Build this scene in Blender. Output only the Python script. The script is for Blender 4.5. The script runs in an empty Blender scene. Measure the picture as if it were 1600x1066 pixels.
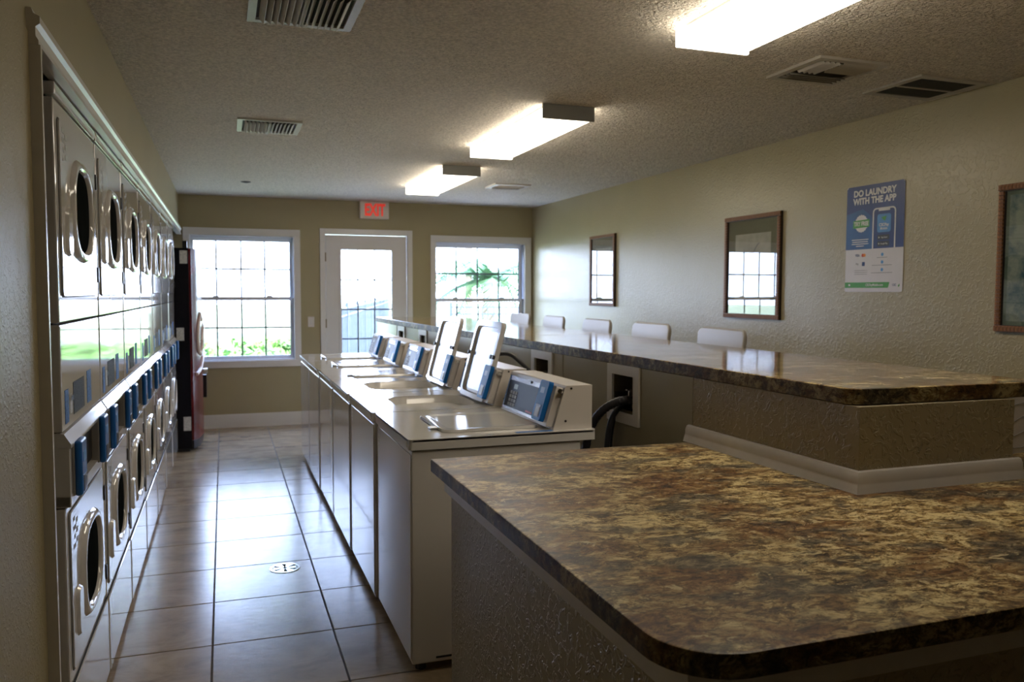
import bpy, bmesh, math, random
from mathutils import Vector, Matrix
random.seed(7)
S = bpy.context.scene
COL = S.collection
PI = math.pi

# ------------------------------------------------------------------ camera
CAMZ = 1.5
YAW, PITCH, ROLL, FPX = .3382, .0601, .0028, 1280.0
F = Vector((math.sin(YAW)*math.cos(PITCH), math.cos(YAW)*math.cos(PITCH), -math.sin(PITCH)))
R0 = Vector((math.cos(YAW), -math.sin(YAW), 0)); U0 = R0.cross(F)
R = R0*math.cos(ROLL) + U0*math.sin(ROLL); U = -R0*math.sin(ROLL) + U0*math.cos(ROLL)
cam_d = bpy.data.cameras.new('camera'); cam = bpy.data.objects.new('camera', cam_d); COL.objects.link(cam)
cam_d.lens = FPX/1600*36; cam_d.sensor_width = 36; cam_d.clip_start = .02; cam_d.clip_end = 400
cam.matrix_world = Matrix(((R.x, U.x, -F.x, 0), (R.y, U.y, -F.y, 0), (R.z, U.z, -F.z, CAMZ), (0, 0, 0, 1)))
cam_d.dof.use_dof = True; cam_d.dof.focus_distance = 2.3; cam_d.dof.aperture_fstop = 5.6
S.camera = cam

# ------------------------------------------------------------------ world, sun, exposure
W = bpy.data.worlds.new('World'); S.world = W; W.use_nodes = True
wn = W.node_tree; bg = wn.nodes['Background']
tc = wn.nodes.new('ShaderNodeTexCoord'); sx = wn.nodes.new('ShaderNodeSeparateXYZ'); rp = wn.nodes.new('ShaderNodeValToRGB')
wn.links.new(tc.outputs['Generated'], sx.inputs[0]); wn.links.new(sx.outputs['Z'], rp.inputs[0])
rp.color_ramp.elements[0].position = 0.0; rp.color_ramp.elements[0].color = (.63, .74, 1, 1)
rp.color_ramp.elements[1].position = .6; rp.color_ramp.elements[1].color = (.40, .56, 1, 1)
wn.links.new(rp.outputs[0], bg.inputs[0]); bg.inputs[1].default_value = 18.0
sun_d = bpy.data.lights.new('sun', 'SUN'); sun_d.energy = 22; sun_d.angle = .01; sun_d.color = (1, .95, .86)
sun = bpy.data.objects.new('sun', sun_d); COL.objects.link(sun)
sun.rotation_euler = (math.radians(38), 0, math.radians(20))   # high, from behind the building
LAMP = 10.0
S.view_settings.view_transform = 'Standard'; S.view_settings.look = 'None'
S.view_settings.gamma = 1; S.view_settings.use_curve_mapping = False
S.view_settings.exposure = 0.0
S.cycles.use_denoising = True
try: S.cycles.denoiser = 'OPENIMAGEDENOISE'
except Exception: pass
S.cycles.max_bounces = 8; S.cycles.diffuse_bounces = 5; S.cycles.glossy_bounces = 4
S.cycles.transparent_max_bounces = 12; S.cycles.transmission_bounces = 4
S.cycles.sample_clamp_indirect = 6; S.cycles.caustics_reflective = False; S.cycles.caustics_refractive = False
S.cycles.blur_glossy = .5

# ------------------------------------------------------------------ materials
def srgb(r, g, b):
    f = lambda c: (c/255/12.92) if c/255 <= .04045 else ((c/255+.055)/1.055)**2.4
    return (f(r), f(g), f(b), 1)
def mat(name, col, rough=.5, metal=0, coat=0, spec=.5, emit=None, estr=0, bump=None, var=None):
    m = bpy.data.materials.new(name); m.use_nodes = True; nt = m.node_tree; p = nt.nodes['Principled BSDF']
    p.inputs['Base Color'].default_value = col; p.inputs['Roughness'].default_value = rough
    p.inputs['Metallic'].default_value = metal; p.inputs['Coat Weight'].default_value = coat
    p.inputs['Coat Roughness'].default_value = .04; p.inputs['Specular IOR Level'].default_value = spec
    if emit: p.inputs['Emission Color'].default_value = emit; p.inputs['Emission Strength'].default_value = estr
    t = nt.nodes.new('ShaderNodeTexCoord')
    if var:      # (scale, amount)
        n = nt.nodes.new('ShaderNodeTexNoise'); n.inputs['Scale'].default_value = var[0]; n.inputs['Detail'].default_value = 4
        nt.links.new(t.outputs['Object'], n.inputs[0])
        h = nt.nodes.new('ShaderNodeHueSaturation'); h.inputs['Color'].default_value = col
        mr = nt.nodes.new('ShaderNodeMapRange'); mr.inputs[1].default_value = .3; mr.inputs[2].default_value = .7
        mr.inputs[3].default_value = 1-var[1]; mr.inputs[4].default_value = 1+var[1]
        nt.links.new(n.outputs[0], mr.inputs[0]); nt.links.new(mr.outputs[0], h.inputs['Value']); nt.links.new(h.outputs[0], p.inputs['Base Color'])
    if bump:     # list of (kind, scale, strength, distance)
        prev = None
        for kind, sc, st, di in bump:
            if kind == 'noise':
                n = nt.nodes.new('ShaderNodeTexNoise'); n.inputs['Scale'].default_value = sc; n.inputs['Detail'].default_value = 3
                nt.links.new(t.outputs['Object'], n.inputs[0]); out = n.outputs[0]
            else:   # plaster blobs
                n = nt.nodes.new('ShaderNodeTexNoise'); n.inputs['Scale'].default_value = sc; n.inputs['Detail'].default_value = 2
                n.inputs['Distortion'].default_value = 1.2
                nt.links.new(t.outputs['Object'], n.inputs[0])
                cr = nt.nodes.new('ShaderNodeMapRange'); cr.interpolation_type = 'SMOOTHSTEP'
                cr.inputs[1].default_value = .50; cr.inputs[2].default_value = .60
                nt.links.new(n.outputs[0], cr.inputs[0]); out = cr.outputs[0]
            b = nt.nodes.new('ShaderNodeBump'); b.inputs['Strength'].default_value = st; b.inputs['Distance'].default_value = di
            nt.links.new(out, b.inputs['Height'])
            if prev: nt.links.new(prev.outputs[0], b.inputs['Normal'])
            prev = b
        nt.links.new(prev.outputs[0], p.inputs['Normal'])
    return m

KHAKI = (.37, .318, .185, 1)
M_wall = mat('khaki_wall_paint', KHAKI, .32, spec=.7, bump=[('blob', 38, .4, .002), ('noise', 90, .2, .0015)], var=(3, .03))
M_skim = mat('khaki_rough_paint', KHAKI, .45, spec=.35, bump=[('blob', 60, .4, .002), ('noise', 150, .3, .0015)], var=(3, .03))
M_wall_smooth = mat('khaki_wall_smooth', KHAKI, .5, bump=[('noise', 60, .12, .001)], var=(2, .03))
M_plaster = mat('knockdown_plaster', (.36, .31, .205, 1), .42, spec=.5, bump=[('blob', 34, .8, .004), ('noise', 120, .25, .0012)])
M_panel = mat('pony_wall_smooth_panel', (.37, .34, .25, 1), .25, spec=.6, bump=[('noise', 9, .05, .002)], var=(4, .04))
M_ceil = mat('popcorn_ceiling', (.78, .72, .63, 1), .9, bump=[('noise', 70, 1, .012), ('blob', 45, 1, .008)], var=(75, .20))
M_trim = mat('white_trim_paint', (.72, .70, .68, 1), .3, var=(5, .02))
M_trim_dull = mat('white_trim_worn', (.60, .57, .54, 1), .4, var=(12, .05))
M_enamel = mat('white_enamel', (.70, .68, .66, 1), .09, coat=.6, var=(2, .01))
M_enamel2 = mat('white_enamel_top', (.70, .69, .67, 1), .13, coat=.5, bump=[('noise', 3, .04, .01)])
M_plastic = mat('white_plastic', (.66, .62, .58, 1), .35, var=(10, .02))
M_vinyl = mat('white_vinyl', (.74, .76, .80, 1), .3, var=(6, .02))
M_munt = mat('grey_muntin', (.11, .13, .13, 1), .5, var=(10, .05))
M_liner = mat('lid_liner_grey', (.40, .43, .50, 1), .2, metal=.6, var=(4, .05))
M_disp = mat('display_black', (.010, .010, .013, 1), .35, spec=.08, var=(20, .1))
M_bluer = mat('reader_blue', (.018, .16, .50, 1), .4, spec=.1, var=(15, .05))
M_door = mat('white_door_paint', (.68, .66, .66, 1), .4, var=(4, .02))
M_gap = mat('dark_gap', (.02, .02, .02, 1), .8, var=(30, .2))
M_black = mat('black_plastic', (.012, .012, .014, 1), .3, var=(20, .1))
M_vblack = mat('matte_black_metal', (.008, .008, .012, 1), .5, spec=.1, var=(20, .1))
M_rubber = mat('black_rubber', (.016, .016, .02, 1), .45, bump=[('noise', 200, .2, .001)])
M_blue = mat('blue_plastic', (.018, .15, .50, 1), .3, coat=.2, var=(15, .05))
M_blue2 = mat('blue_sticker', (.04, .14, .42, 1), .6, spec=.2, var=(120, .5))
M_grey = mat('grey_plastic', (.30, .285, .26, 1), .4, var=(14, .03))
M_info = mat('printed_dark_label', (.05, .05, .045, 1), .7, spec=.15, var=(240, .9))
M_chrome = mat('chrome', (.8, .8, .8, 1), .12, metal=1, var=(10, .03))
M_steel = mat('brushed_steel', (.45, .45, .46, 1), .3, metal=1, var=(30, .1))
M_print = mat('grey_print', (.28, .27, .26, 1), .5, var=(90, .2))
M_glassdk = mat('dark_door_glass', (.012, .014, .014, 1), .5, spec=0, var=(6, .3))
M_lcd = mat('olive_lcd', (.16, .18, .08, 1), .3, var=(40, .1))
M_key = mat('grey_keys', (.35, .34, .32, 1), .5, var=(40, .1))
M_red = mat('red_panel', (.11, .006, .008, 1), .25, coat=.15, var=(5, .5))
M_cream = mat('cream_script', (.75, .6, .5, 1), .3, var=(8, .05))
M_stkr = mat('white_sticker', (.55, .55, .53, 1), .5, var=(80, .3))
M_ventw = mat('vent_cream_metal', (.50, .47, .41, 1), .45, var=(20, .05))
M_ventd = mat('vent_dark_duct', (.035, .032, .028, 1), .8, var=(40, .2))
M_grille = mat('return_grille_grey', (.09, .09, .09, 1), .6, var=(200, .3))
M_lampgrey = mat('lamp_pan_grey', (.32, .33, .32, 1), .4, var=(10, .05))
M_lamp = mat('lamp_diffuser', (.9, .9, .85, 1), .5, emit=(1, .88, .71, 1), estr=LAMP, var=(4, .01))
M_exitw = mat('exit_sign_face', (.75, .68, .62, 1), .4, var=(8, .03))
M_exitr = mat('exit_sign_red', (.8, .03, .02, 1), .4, emit=(1, .06, .03, 1), estr=.35, var=(8, .03))
M_frame = mat('burl_frame_wood', (.27, .125, .055, 1), .5, spec=.25, var=(60, .6))
M_framed = mat('dark_frame_edge', (.02, .011, .008, 1), .4, var=(30, .3))
M_mat1 = mat('linen_mat_board', (.20, .195, .13, 1), .8, var=(220, .2))
M_mat3 = mat('teal_mat_board', (.13, .18, .14, 1), .8, var=(30, .15))
M_paper = mat('ink_paper', (.52, .50, .42, 1), .7, var=(12, .15))
M_stool = mat('white_stool_plastic', (.42, .395, .355, 1), .3, var=(5, .02))
M_posterw = mat('poster_white', (.66, .64, .68, 1), .4, var=(20, .02))
M_posterb = mat('poster_navy', (.012, .04, .19, 1), .35, var=(4, .1))
M_posterm = mat('poster_mid_blue', (.018, .10, .32, 1), .35, var=(6, .25))
M_white_ink = mat('white_ink', (.72, .72, .74, 1), .5, var=(20, .02))
M_green = mat('green_ink', (.07, .33, .08, 1), .5, var=(20, .05))
M_icon = mat('icon_light_blue', (.08, .28, .62, 1), .4, var=(20, .1))
M_redink = mat('red_ink', (.55, .05, .03, 1), .5, var=(20, .1))
M_orange = mat('orange_ink', (.75, .25, .03, 1), .5, var=(20, .1))
M_darkink = mat('dark_ink', (.03, .035, .06, 1), .5, var=(20, .1))
M_greyink = mat('pale_grey_ink', (.30, .30, .34, 1), .6, var=(20, .1))
M_fence = mat('fence_dark_metal', (.05, .065, .09, 1), .4, var=(5, .2))
M_bark = mat('tree_bark', (.20, .14, .10, 1), .9, bump=[('noise', 20, .8, .03)], var=(6, .3))
M_leaf = mat('green_leaves', (.16, .32, .07, 1), .6, var=(3, .5))
M_leaf2 = mat('blue_green_leaves', (.13, .26, .13, 1), .6, var=(3, .5))
M_grass = mat('lawn_grass', (.42, .46, .26, 1), .9, bump=[('noise', 80, 1, .03)], var=(1.5, .3))
M_concrete = mat('patio_concrete', (.5, .48, .45, 1), .9, bump=[('noise', 60, .3, .005)], var=(2, .1))
M_grout = mat('grout', (.085, .075, .06, 1), .8, var=(30, .2))
M_brass = mat('brass_hinge', (.25, .19, .10, 1), .4, metal=1, var=(20, .1))

def tile_material():
    m = bpy.data.materials.new('beige_porcelain_tile'); m.use_nodes = True; nt = m.node_tree; p = nt.nodes['Principled BSDF']; L = nt.links.new; N = nt.nodes.new
    t = N('ShaderNodeTexCoord'); oi = N('ShaderNodeObjectInfo'); geo = N('ShaderNodeNewGeometry')
    mp = N('ShaderNodeMapping'); mp.inputs['Scale'].default_value = (1.6, 2.8, 1); L(geo.outputs['Position'], mp.inputs[0])
    add = N('ShaderNodeVectorMath'); add.operation = 'ADD'; L(mp.outputs[0], add.inputs[0])
    mul = N('ShaderNodeMath'); mul.operation = 'MULTIPLY'; mul.inputs[1].default_value = 37; L(oi.outputs['Random'], mul.inputs[0])
    cb = N('ShaderNodeCombineXYZ'); L(mul.outputs[0], cb.inputs[2]); L(cb.outputs[0], add.inputs[1])
    n = N('ShaderNodeTexNoise'); n.inputs['Scale'].default_value = 2.6; n.inputs['Detail'].default_value = 7; n.inputs['Roughness'].default_value = .62; n.inputs['Distortion'].default_value = .5
    L(add.outputs[0], n.inputs[0])
    r = N('ShaderNodeValToRGB'); e = r.color_ramp.elements
    e[0].position = .32; e[0].color = (.23, .165, .105, 1); e[1].position = .68; e[1].color = (.44, .345, .225, 1)
    L(n.outputs[0], r.inputs[0])
    h = N('ShaderNodeHueSaturation'); mr = N('ShaderNodeMapRange'); mr.inputs[3].default_value = .9; mr.inputs[4].default_value = 1.08
    L(oi.outputs['Random'], mr.inputs[0]); L(mr.outputs[0], h.inputs['Value']); L(r.outputs[0], h.inputs['Color']); L(h.outputs[0], p.inputs['Base Color'])
    n2 = N('ShaderNodeTexNoise'); n2.inputs['Scale'].default_value = 18; n2.inputs['Detail'].default_value = 5; L(add.outputs[0], n2.inputs[0])
    b = N('ShaderNodeBump'); b.inputs['Strength'].default_value = .22; b.inputs['Distance'].default_value = .002; L(n2.outputs[0], b.inputs['Height']); L(b.outputs[0], p.inputs['Normal'])
    p.inputs['Roughness'].default_value = .21; p.inputs['Specular IOR Level'].default_value = .9
    return m
M_tile = tile_material()

def granite_material(name, rough, dark=1.0, spec=.5):
    m = bpy.data.materials.new(name); m.use_nodes = True; nt = m.node_tree; p = nt.nodes['Principled BSDF']; L = nt.links.new; N = nt.nodes.new
    t = N('ShaderNodeTexCoord')
    mp = N('ShaderNodeMapping'); mp.inputs['Scale'].default_value = (.8, 1.25, 1.25); mp.inputs['Rotation'].default_value = (0, 0, .35); L(t.outputs['Object'], mp.inputs[0])
    nw = N('ShaderNodeTexNoise'); nw.inputs['Scale'].default_value = 9; nw.inputs['Detail'].default_value = 3; L(mp.outputs[0], nw.inputs[0])
    vs = N('ShaderNodeVectorMath'); vs.operation = 'SCALE'; vs.inputs[3].default_value = .09; L(nw.outputs['Color'], vs.inputs[0])
    va = N('ShaderNodeVectorMath'); va.operation = 'ADD'; L(mp.outputs[0], va.inputs[0]); L(vs.outputs[0], va.inputs[1])
    def noise(sc, det, ro, off, dist=0):
        o = N('ShaderNodeVectorMath'); o.operation = 'ADD'; o.inputs[1].default_value = (off, off*.7, off*.3); L(va.outputs[0], o.inputs[0])
        n = N('ShaderNodeTexNoise'); n.inputs['Scale'].default_value = sc; n.inputs['Detail'].default_value = det; n.inputs['Roughness'].default_value = ro; n.inputs['Distortion'].default_value = dist
        L(o.outputs[0], n.inputs[0]); return n.outputs[0]
    def ramp(src, stops):
        r = N('ShaderNodeValToRGB'); L(src, r.inputs[0]); cr = r.color_ramp
        while len(cr.elements) < len(stops): cr.elements.new(.5)
        for e, (q, c) in zip(cr.elements, stops): e.position = q; e.color = c
        return r.outputs[0]
    def mixc(f, a, b, mode='MIX'):
        x = N('ShaderNodeMix'); x.data_type = 'RGBA'; x.blend_type = mode
        if isinstance(f, float): x.inputs[0].default_value = f
        else: L(f, x.inputs[0])
        L(a, x.inputs[6]); L(b, x.inputs[7]); return x.outputs[2]
    gold = ramp(noise(20, 10, .8, 0), [(.38, (.040, .026, .016, 1)), (.44, (.15, .088, .034, 1)), (.49, (.34, .235, .09, 1)), (.54, (.62, .50, .25, 1))])
    rust = ramp(noise(23, 10, .8, 5), [(.38, (.030, .018, .011, 1)), (.46, (.13, .058, .020, 1)), (.54, (.24, .13, .045, 1)), (.62, (.42, .31, .14, 1))])
    grey = ramp(noise(21, 10, .8, 9), [(.40, (.020, .018, .016, 1)), (.48, (.065, .055, .042, 1)), (.56, (.17, .14, .085, 1)), (.62, (.38, .32, .18, 1))])
    f1 = ramp(noise(4.2, 5, .6, 13), [(.46, (0, 0, 0, 1)), (.58, (1, 1, 1, 1))])
    f2 = ramp(noise(6, 5, .65, 21), [(.50, (0, 0, 0, 1)), (.60, (.9, .9, .9, 1))])
    c = mixc(f1, gold, rust); c = mixc(f2, c, grey)
    vein = ramp(noise(48, 9, .8, 33, .5), [(.42, (.16, .13, .11, 1)), (.49, (1, 1, 1, 1))])
    c = mixc(.9, c, vein, 'MULTIPLY')
    fl = ramp(noise(22, 4, .7, 44, .6), [(.62, (0, 0, 0, 1)), (.65, (.75, .75, .75, 1))])
    pale = N('ShaderNodeRGB'); pale.outputs[0].default_value = (.55, .46, .25, 1)
    c = mixc(fl, c, pale.outputs[0])
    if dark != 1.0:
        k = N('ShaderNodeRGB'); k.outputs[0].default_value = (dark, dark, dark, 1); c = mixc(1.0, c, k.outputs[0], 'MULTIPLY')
    L(c, p.inputs['Base Color']); p.inputs['Roughness'].default_value = rough; p.inputs['Specular IOR Level'].default_value = spec
    n3 = N('ShaderNodeTexNoise'); n3.inputs['Scale'].default_value = 5; L(t.outputs['Object'], n3.inputs[0])
    b = N('ShaderNodeBump'); b.inputs['Strength'].default_value = .06; b.inputs['Distance'].default_value = .004; L(n3.outputs[0], b.inputs['Height']); L(b.outputs[0], p.inputs['Normal'])
    return m
M_bar = granite_material('laminate_gloss', .09, spec=.32)
M_pen = granite_material('laminate_satin', .42, spec=.3)
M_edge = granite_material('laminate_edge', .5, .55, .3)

def glass_material(name, tint, refl=1.0, rough=0.0):
    m = bpy.data.materials.new(name); m.use_nodes = True; nt = m.node_tree; nt.nodes.remove(nt.nodes['Principled BSDF'])
    tr = nt.nodes.new('ShaderNodeBsdfTransparent'); tr.inputs[0].default_value = tint
    gl = nt.nodes.new('ShaderNodeBsdfGlossy'); gl.inputs['Roughness'].default_value = rough
    fr = nt.nodes.new('ShaderNodeFresnel'); ge = nt.nodes.new('ShaderNodeNewGeometry'); ior = nt.nodes.new('ShaderNodeMapRange')
    ior.inputs[3].default_value = 1.5; ior.inputs[4].default_value = 1/1.5; nt.links.new(ge.outputs['Backfacing'], ior.inputs[0]); nt.links.new(ior.outputs[0], fr.inputs[0])
    mx = nt.nodes.new('ShaderNodeMixShader'); mm = nt.nodes.new('ShaderNodeMath'); mm.operation = 'MULTIPLY'; mm.inputs[1].default_value = refl; mm.use_clamp = True
    nt.links.new(fr.outputs[0], mm.inputs[0]); nt.links.new(mm.outputs[0], mx.inputs[0]); nt.links.new(tr.outputs[0], mx.inputs[1]); nt.links.new(gl.outputs[0], mx.inputs[2])
    nt.links.new(mx.outputs[0], nt.nodes['Material Output'].inputs[0])
    return m
M_pane = glass_material('window_glass', (.97, .98, .98, 1))
M_picglass = glass_material('picture_glass', (.97, .98, .98, 1), 1.6)

def art_material():
    m = bpy.data.materials.new('teal_watercolour'); m.use_nodes = True; nt = m.node_tree; p = nt.nodes['Principled BSDF']
    t = nt.nodes.new('ShaderNodeTexCoord'); n = nt.nodes.new('ShaderNodeTexNoise'); n.inputs['Scale'].default_value = 7; n.inputs['Detail'].default_value = 8; n.inputs['Roughness'].default_value = .7
    r = nt.nodes.new('ShaderNodeValToRGB'); e = r.color_ramp.elements; e[0].position = .38; e[0].color = (.05, .13, .17, 1); e[1].position = .58; e[1].color = (.33, .38, .32, 1)
    nt.links.new(t.outputs['Object'], n.inputs[0]); nt.links.new(n.outputs[0], r.inputs[0]); nt.links.new(r.outputs[0], p.inputs['Base Color']); p.inputs['Roughness'].default_value = .8
    return m
M_art = art_material()

# ------------------------------------------------------------------ mesh helpers
class B:
    def __init__(s): s.bm = bmesh.new()
    def _merge(s, o):
        vm = {v: s.bm.verts.new(v.co) for v in o.verts}
        for f in o.faces:
            try: s.bm.faces.new([vm[v] for v in f.verts])
            except ValueError: pass
        o.free()
    def box(s, x0, x1, y0, y1, z0, z1, bev=0, seg=2, mtx=None):
        o = bmesh.new(); bmesh.ops.create_cube(o, size=1)
        for v in o.verts: v.co = Vector(((x0+x1)/2+v.co.x*(x1-x0), (y0+y1)/2+v.co.y*(y1-y0), (z0+z1)/2+v.co.z*(z1-z0)))
        if bev: bmesh.ops.bevel(o, geom=o.edges[:], offset=bev, segments=seg, affect='EDGES', profile=.5)
        if mtx: bmesh.ops.transform(o, matrix=mtx, verts=o.verts)
        s._merge(o); return s
    def loops(s, rings, cap0=True, cap1=True, close=False):
        vs = [[s.bm.verts.new(p) for p in r] for r in rings]; n = len(vs[0])
        pairs = list(zip(vs, vs[1:])) + ([(vs[-1], vs[0])] if close else [])
        for a, b in pairs:
            for i in range(n):
                try: s.bm.faces.new((a[i], a[(i+1) % n], b[(i+1) % n], b[i]))
                except ValueError: pass
        if cap0 and not close: s.bm.faces.new(vs[0][::-1])
        if cap1 and not close: s.bm.faces.new(vs[-1])
        return s
    def cyl(s, p0, p1, r, n=16, r1=None):
        p0 = Vector(p0); p1 = Vector(p1); d = (p1-p0).normalized(); a = d.orthogonal().normalized(); b = d.cross(a)
        r1 = r if r1 is None else r1
        return s.loops([[p+(a*math.cos(2*PI*i/n)+b*math.sin(2*PI*i/n))*q for i in range(n)] for p, q in ((p0, r), (p1, r1))])
    def tube(s, pts, r, n=10, ribs=False):
        pts = [Vector(p) for p in pts]; rings = []; a = None
        for i, p in enumerate(pts):
            d = (pts[min(i+1, len(pts)-1)]-pts[max(i-1, 0)]).normalized()
            a = d.orthogonal().normalized() if a is None else (a-d*a.dot(d)).normalized()
            b = d.cross(a); q = r*(1 if not ribs or i % 2 else .86)
            rings.append([p+(a*math.cos(2*PI*k/n)+b*math.sin(2*PI*k/n))*q for k in range(n)])
        return s.loops(rings)
    def prism(s, poly, f0, f1):      # poly: 2d points, f0/f1 map a 2d point to 3d
        return s.loops([[f0(*p) for p in poly], [f1(*p) for p in poly]])
    def ring(s, outer, inner, f0, f1):     # frame between two loops of equal count
        return s.loops([[f0(*p) for p in outer], [f1(*p) for p in outer], [f1(*p) for p in inner], [f0(*p) for p in inner]], close=True)
    def lathe(s, prof, c, n=24):
        return s.loops([[Vector((c[0]+r*math.cos(2*PI*i/n), c[1]+r*math.sin(2*PI*i/n), c[2]+z)) for i in range(n)] for r, z in prof])
    def done(s, name, m, parent=None, label=None, loc=None):
        bm = s.bm; bmesh.ops.remove_doubles(bm, verts=bm.verts, dist=1e-6); bmesh.ops.recalc_face_normals(bm, faces=bm.faces)
        for f in bm.faces: f.smooth = True
        for e in bm.edges:
            if len(e.link_faces) == 2 and e.calc_face_angle(0) > .65: e.smooth = False
        me = bpy.data.meshes.new(name); bm.to_mesh(me); bm.free()
        return link(name, me, m, parent, label, loc)
def link(name, me, m, parent=None, label=None, loc=None):
    if m and not me.materials: me.materials.append(m)
    o = bpy.data.objects.new(name, me); COL.objects.link(o)
    if 6 < len(me.polygons) < 4000:
        wm = o.modifiers.new('weighted_normals', 'WEIGHTED_NORMAL'); wm.keep_sharp = True; wm.weight = 100
    if parent: o.parent = parent
    if label: o['label'] = label
    if loc: o.location = loc
    return o
def rrect(x0, x1, y0, y1, r, n=6):
    out = []
    for cx, cy, a in ((x1-r, y1-r, 0), (x0+r, y1-r, 90), (x0+r, y0+r, 180), (x1-r, y0+r, 270)):
        for i in range(n+1):
            t = math.radians(a+90*i/n); out.append((cx+r*math.cos(t), cy+r*math.sin(t)))
    return out
def sup(cx, cy, a, b, p=2.6, n=40):     # superellipse outline
    out = []
    for i in range(n):
        t = 2*PI*i/n; c, s_ = math.cos(t), math.sin(t)
        out.append((cx+a*math.copysign(abs(c)**(2/p), c), cy+b*math.copysign(abs(s_)**(2/p), s_)))
    return out
def thing(name, label, cat, loc=(0, 0, 0), rz=0, group=None):
    o = bpy.data.objects.new(name, None); COL.objects.link(o); o.location = loc; o.rotation_euler = (0, 0, rz); o.empty_display_size = .1
    return tag(o, label, cat, group)
def tag(o, label, cat, group=None):
    o['label'] = label; o['category'] = cat
    if group: o['group'] = group
    return o
def struct(o): o['kind'] = 'structure'; return o
def copy_tree(o, parent=None):
    c = o.copy(); COL.objects.link(c); c.parent = parent
    for ch in list(o.children): copy_tree(ch, c)
    return c
FC = {}
def text(name, s, size, m, parent, mtx, ext=.0004, bold=0, align='CENTER', sx=1.0):
    cu = bpy.data.curves.new(name, 'FONT'); cu.body = s; cu.size = size; cu.extrude = ext; cu.offset = bold; cu.align_x = align; cu.align_y = 'CENTER'; cu.resolution_u = 3
    ob = bpy.data.objects.new(name, cu); COL.objects.link(ob); bpy.context.view_layer.update()
    me = bpy.data.meshes.new_from_object(ob.evaluated_get(bpy.context.evaluated_depsgraph_get()))
    bpy.data.objects.remove(ob); bpy.data.curves.remove(cu)
    me.transform(mtx @ Matrix.Diagonal((sx, 1, 1, 1))); me.name = name; me.materials.clear()
    return link(name, me, m, parent)

XL, XR, YB, ZC, YN = -.44, 3.589, 9.457, 2.525, -3.0
XA = -1.45      # back of the dryer alcove

# ------------------------------------------------------------------ room shell
floor = struct(B().box(XA, XR, YN, YB, -.12, -.003).done('floor', M_grout))
TX, TY, GX, GY, GR = .5043, .5063, -.0693, 7.1596, .0035
tile_cache = {}
def tile(x0, x1, y0, y1):
    w, h = round(x1-x0, 4), round(y1-y0, 4)
    if (w, h) not in tile_cache:
        o = bmesh.new(); bmesh.ops.create_cube(o, size=1)
        for v in o.verts: v.co = Vector((v.co.x*w, v.co.y*h, v.co.z*.008))
        bmesh.ops.bevel(o, geom=[e for e in o.edges if all(v.co.z > 0 for v in e.verts)], offset=.0015, segments=1, affect='EDGES')
        me = bpy.data.meshes.new('tile'); o.to_mesh(me); o.free(); me.materials.append(M_tile); tile_cache[(w, h)] = me
    t = bpy.data.objects.new('tile', tile_cache[(w, h)]); COL.objects.link(t); t.parent = floor
    t.location = ((x0+x1)/2, (y0+y1)/2, -.004)
xs = [GX+i*TX for i in range(-3, 9)]; ys = [GY-i*TY for i in range(-5, 21)]
for i in range(len(xs)-1):
    for j in range(len(ys)-1):
        x0, x1, y1, y0 = max(xs[i], XA)+GR, min(xs[i+1], XR)-GR, min(ys[j], YB)-GR, max(ys[j+1], YN)+GR
        if x1-x0 > .03 and y1-y0 > .03 and y0 > -1.0: tile(x0, x1, y0, y1)

struct(B().box(XA-.1, XR+.1, YN-.1, YB+.16, ZC, ZC+.12).done('ceiling', M_ceil))
struct(B().box(XR, XR+.12, YN, YB+.14, -.12, ZC).done('wall_right', M_wall))
struct(B().box(XA-.1, XR+.12, YN-.12, YN, -.12, ZC).done('wall_near', M_wall))
wl = struct(B().box(XA-.1, XL, YN, 2.33, -.12, ZC).box(XA-.1, XL, 2.33, YB, 2.13, ZC).box(XA-.1, XA, 2.33, YB, -.12, 2.13).done('wall_left', M_wall_smooth))
B().box(XL, XL+.004, YN, 2.30, 0, 2.13, .001).done('plaster_skim', M_skim, wl, 'rougher textured plaster beside the dryer opening')

# back wall with three openings
W1 = (-.335, .745, .735, 2.105)    # x0,x1,z0,z1 rough openings
DO = (1.085, 2.03, 0.0, 2.148)
W2 = (2.365, 3.485, .735, 2.085)
bw = B()
xsb = [XA-.1, W1[0], W1[1], DO[0], DO[1], W2[0], W2[1], XR+.12]
for i in range(7):
    if i % 2 == 0: bw.box(xsb[i], xsb[i+1], YB, YB+.14, -.12, ZC)
for o in (W1, DO, W2):
    if o[2] > 0: bw.box(o[0], o[1], YB, YB+.14, -.12, o[2])
    else: bw.box(o[0], o[1], YB, YB+.14, -.12, -.003)
    bw.box(o[0], o[1], YB, YB+.14, o[3], ZC)
struct(bw.done('wall_back', M_wall_smooth))
for i, (a, b) in enumerate(((-.30, 1.03), (2.10, XR))):
    struct(B().box(a, b, YB-.016, YB, 0, .135).box(a, b, YB-.012, YB, .135, .148, .003).done('baseboard_back', M_trim))
struct(B().box(XR-.016, XR, YN, YB-.016, 0, .135).box(XR-.012, XR, YN, YB-.016, .135, .148, .003).done('baseboard_right', M_trim))

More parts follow.
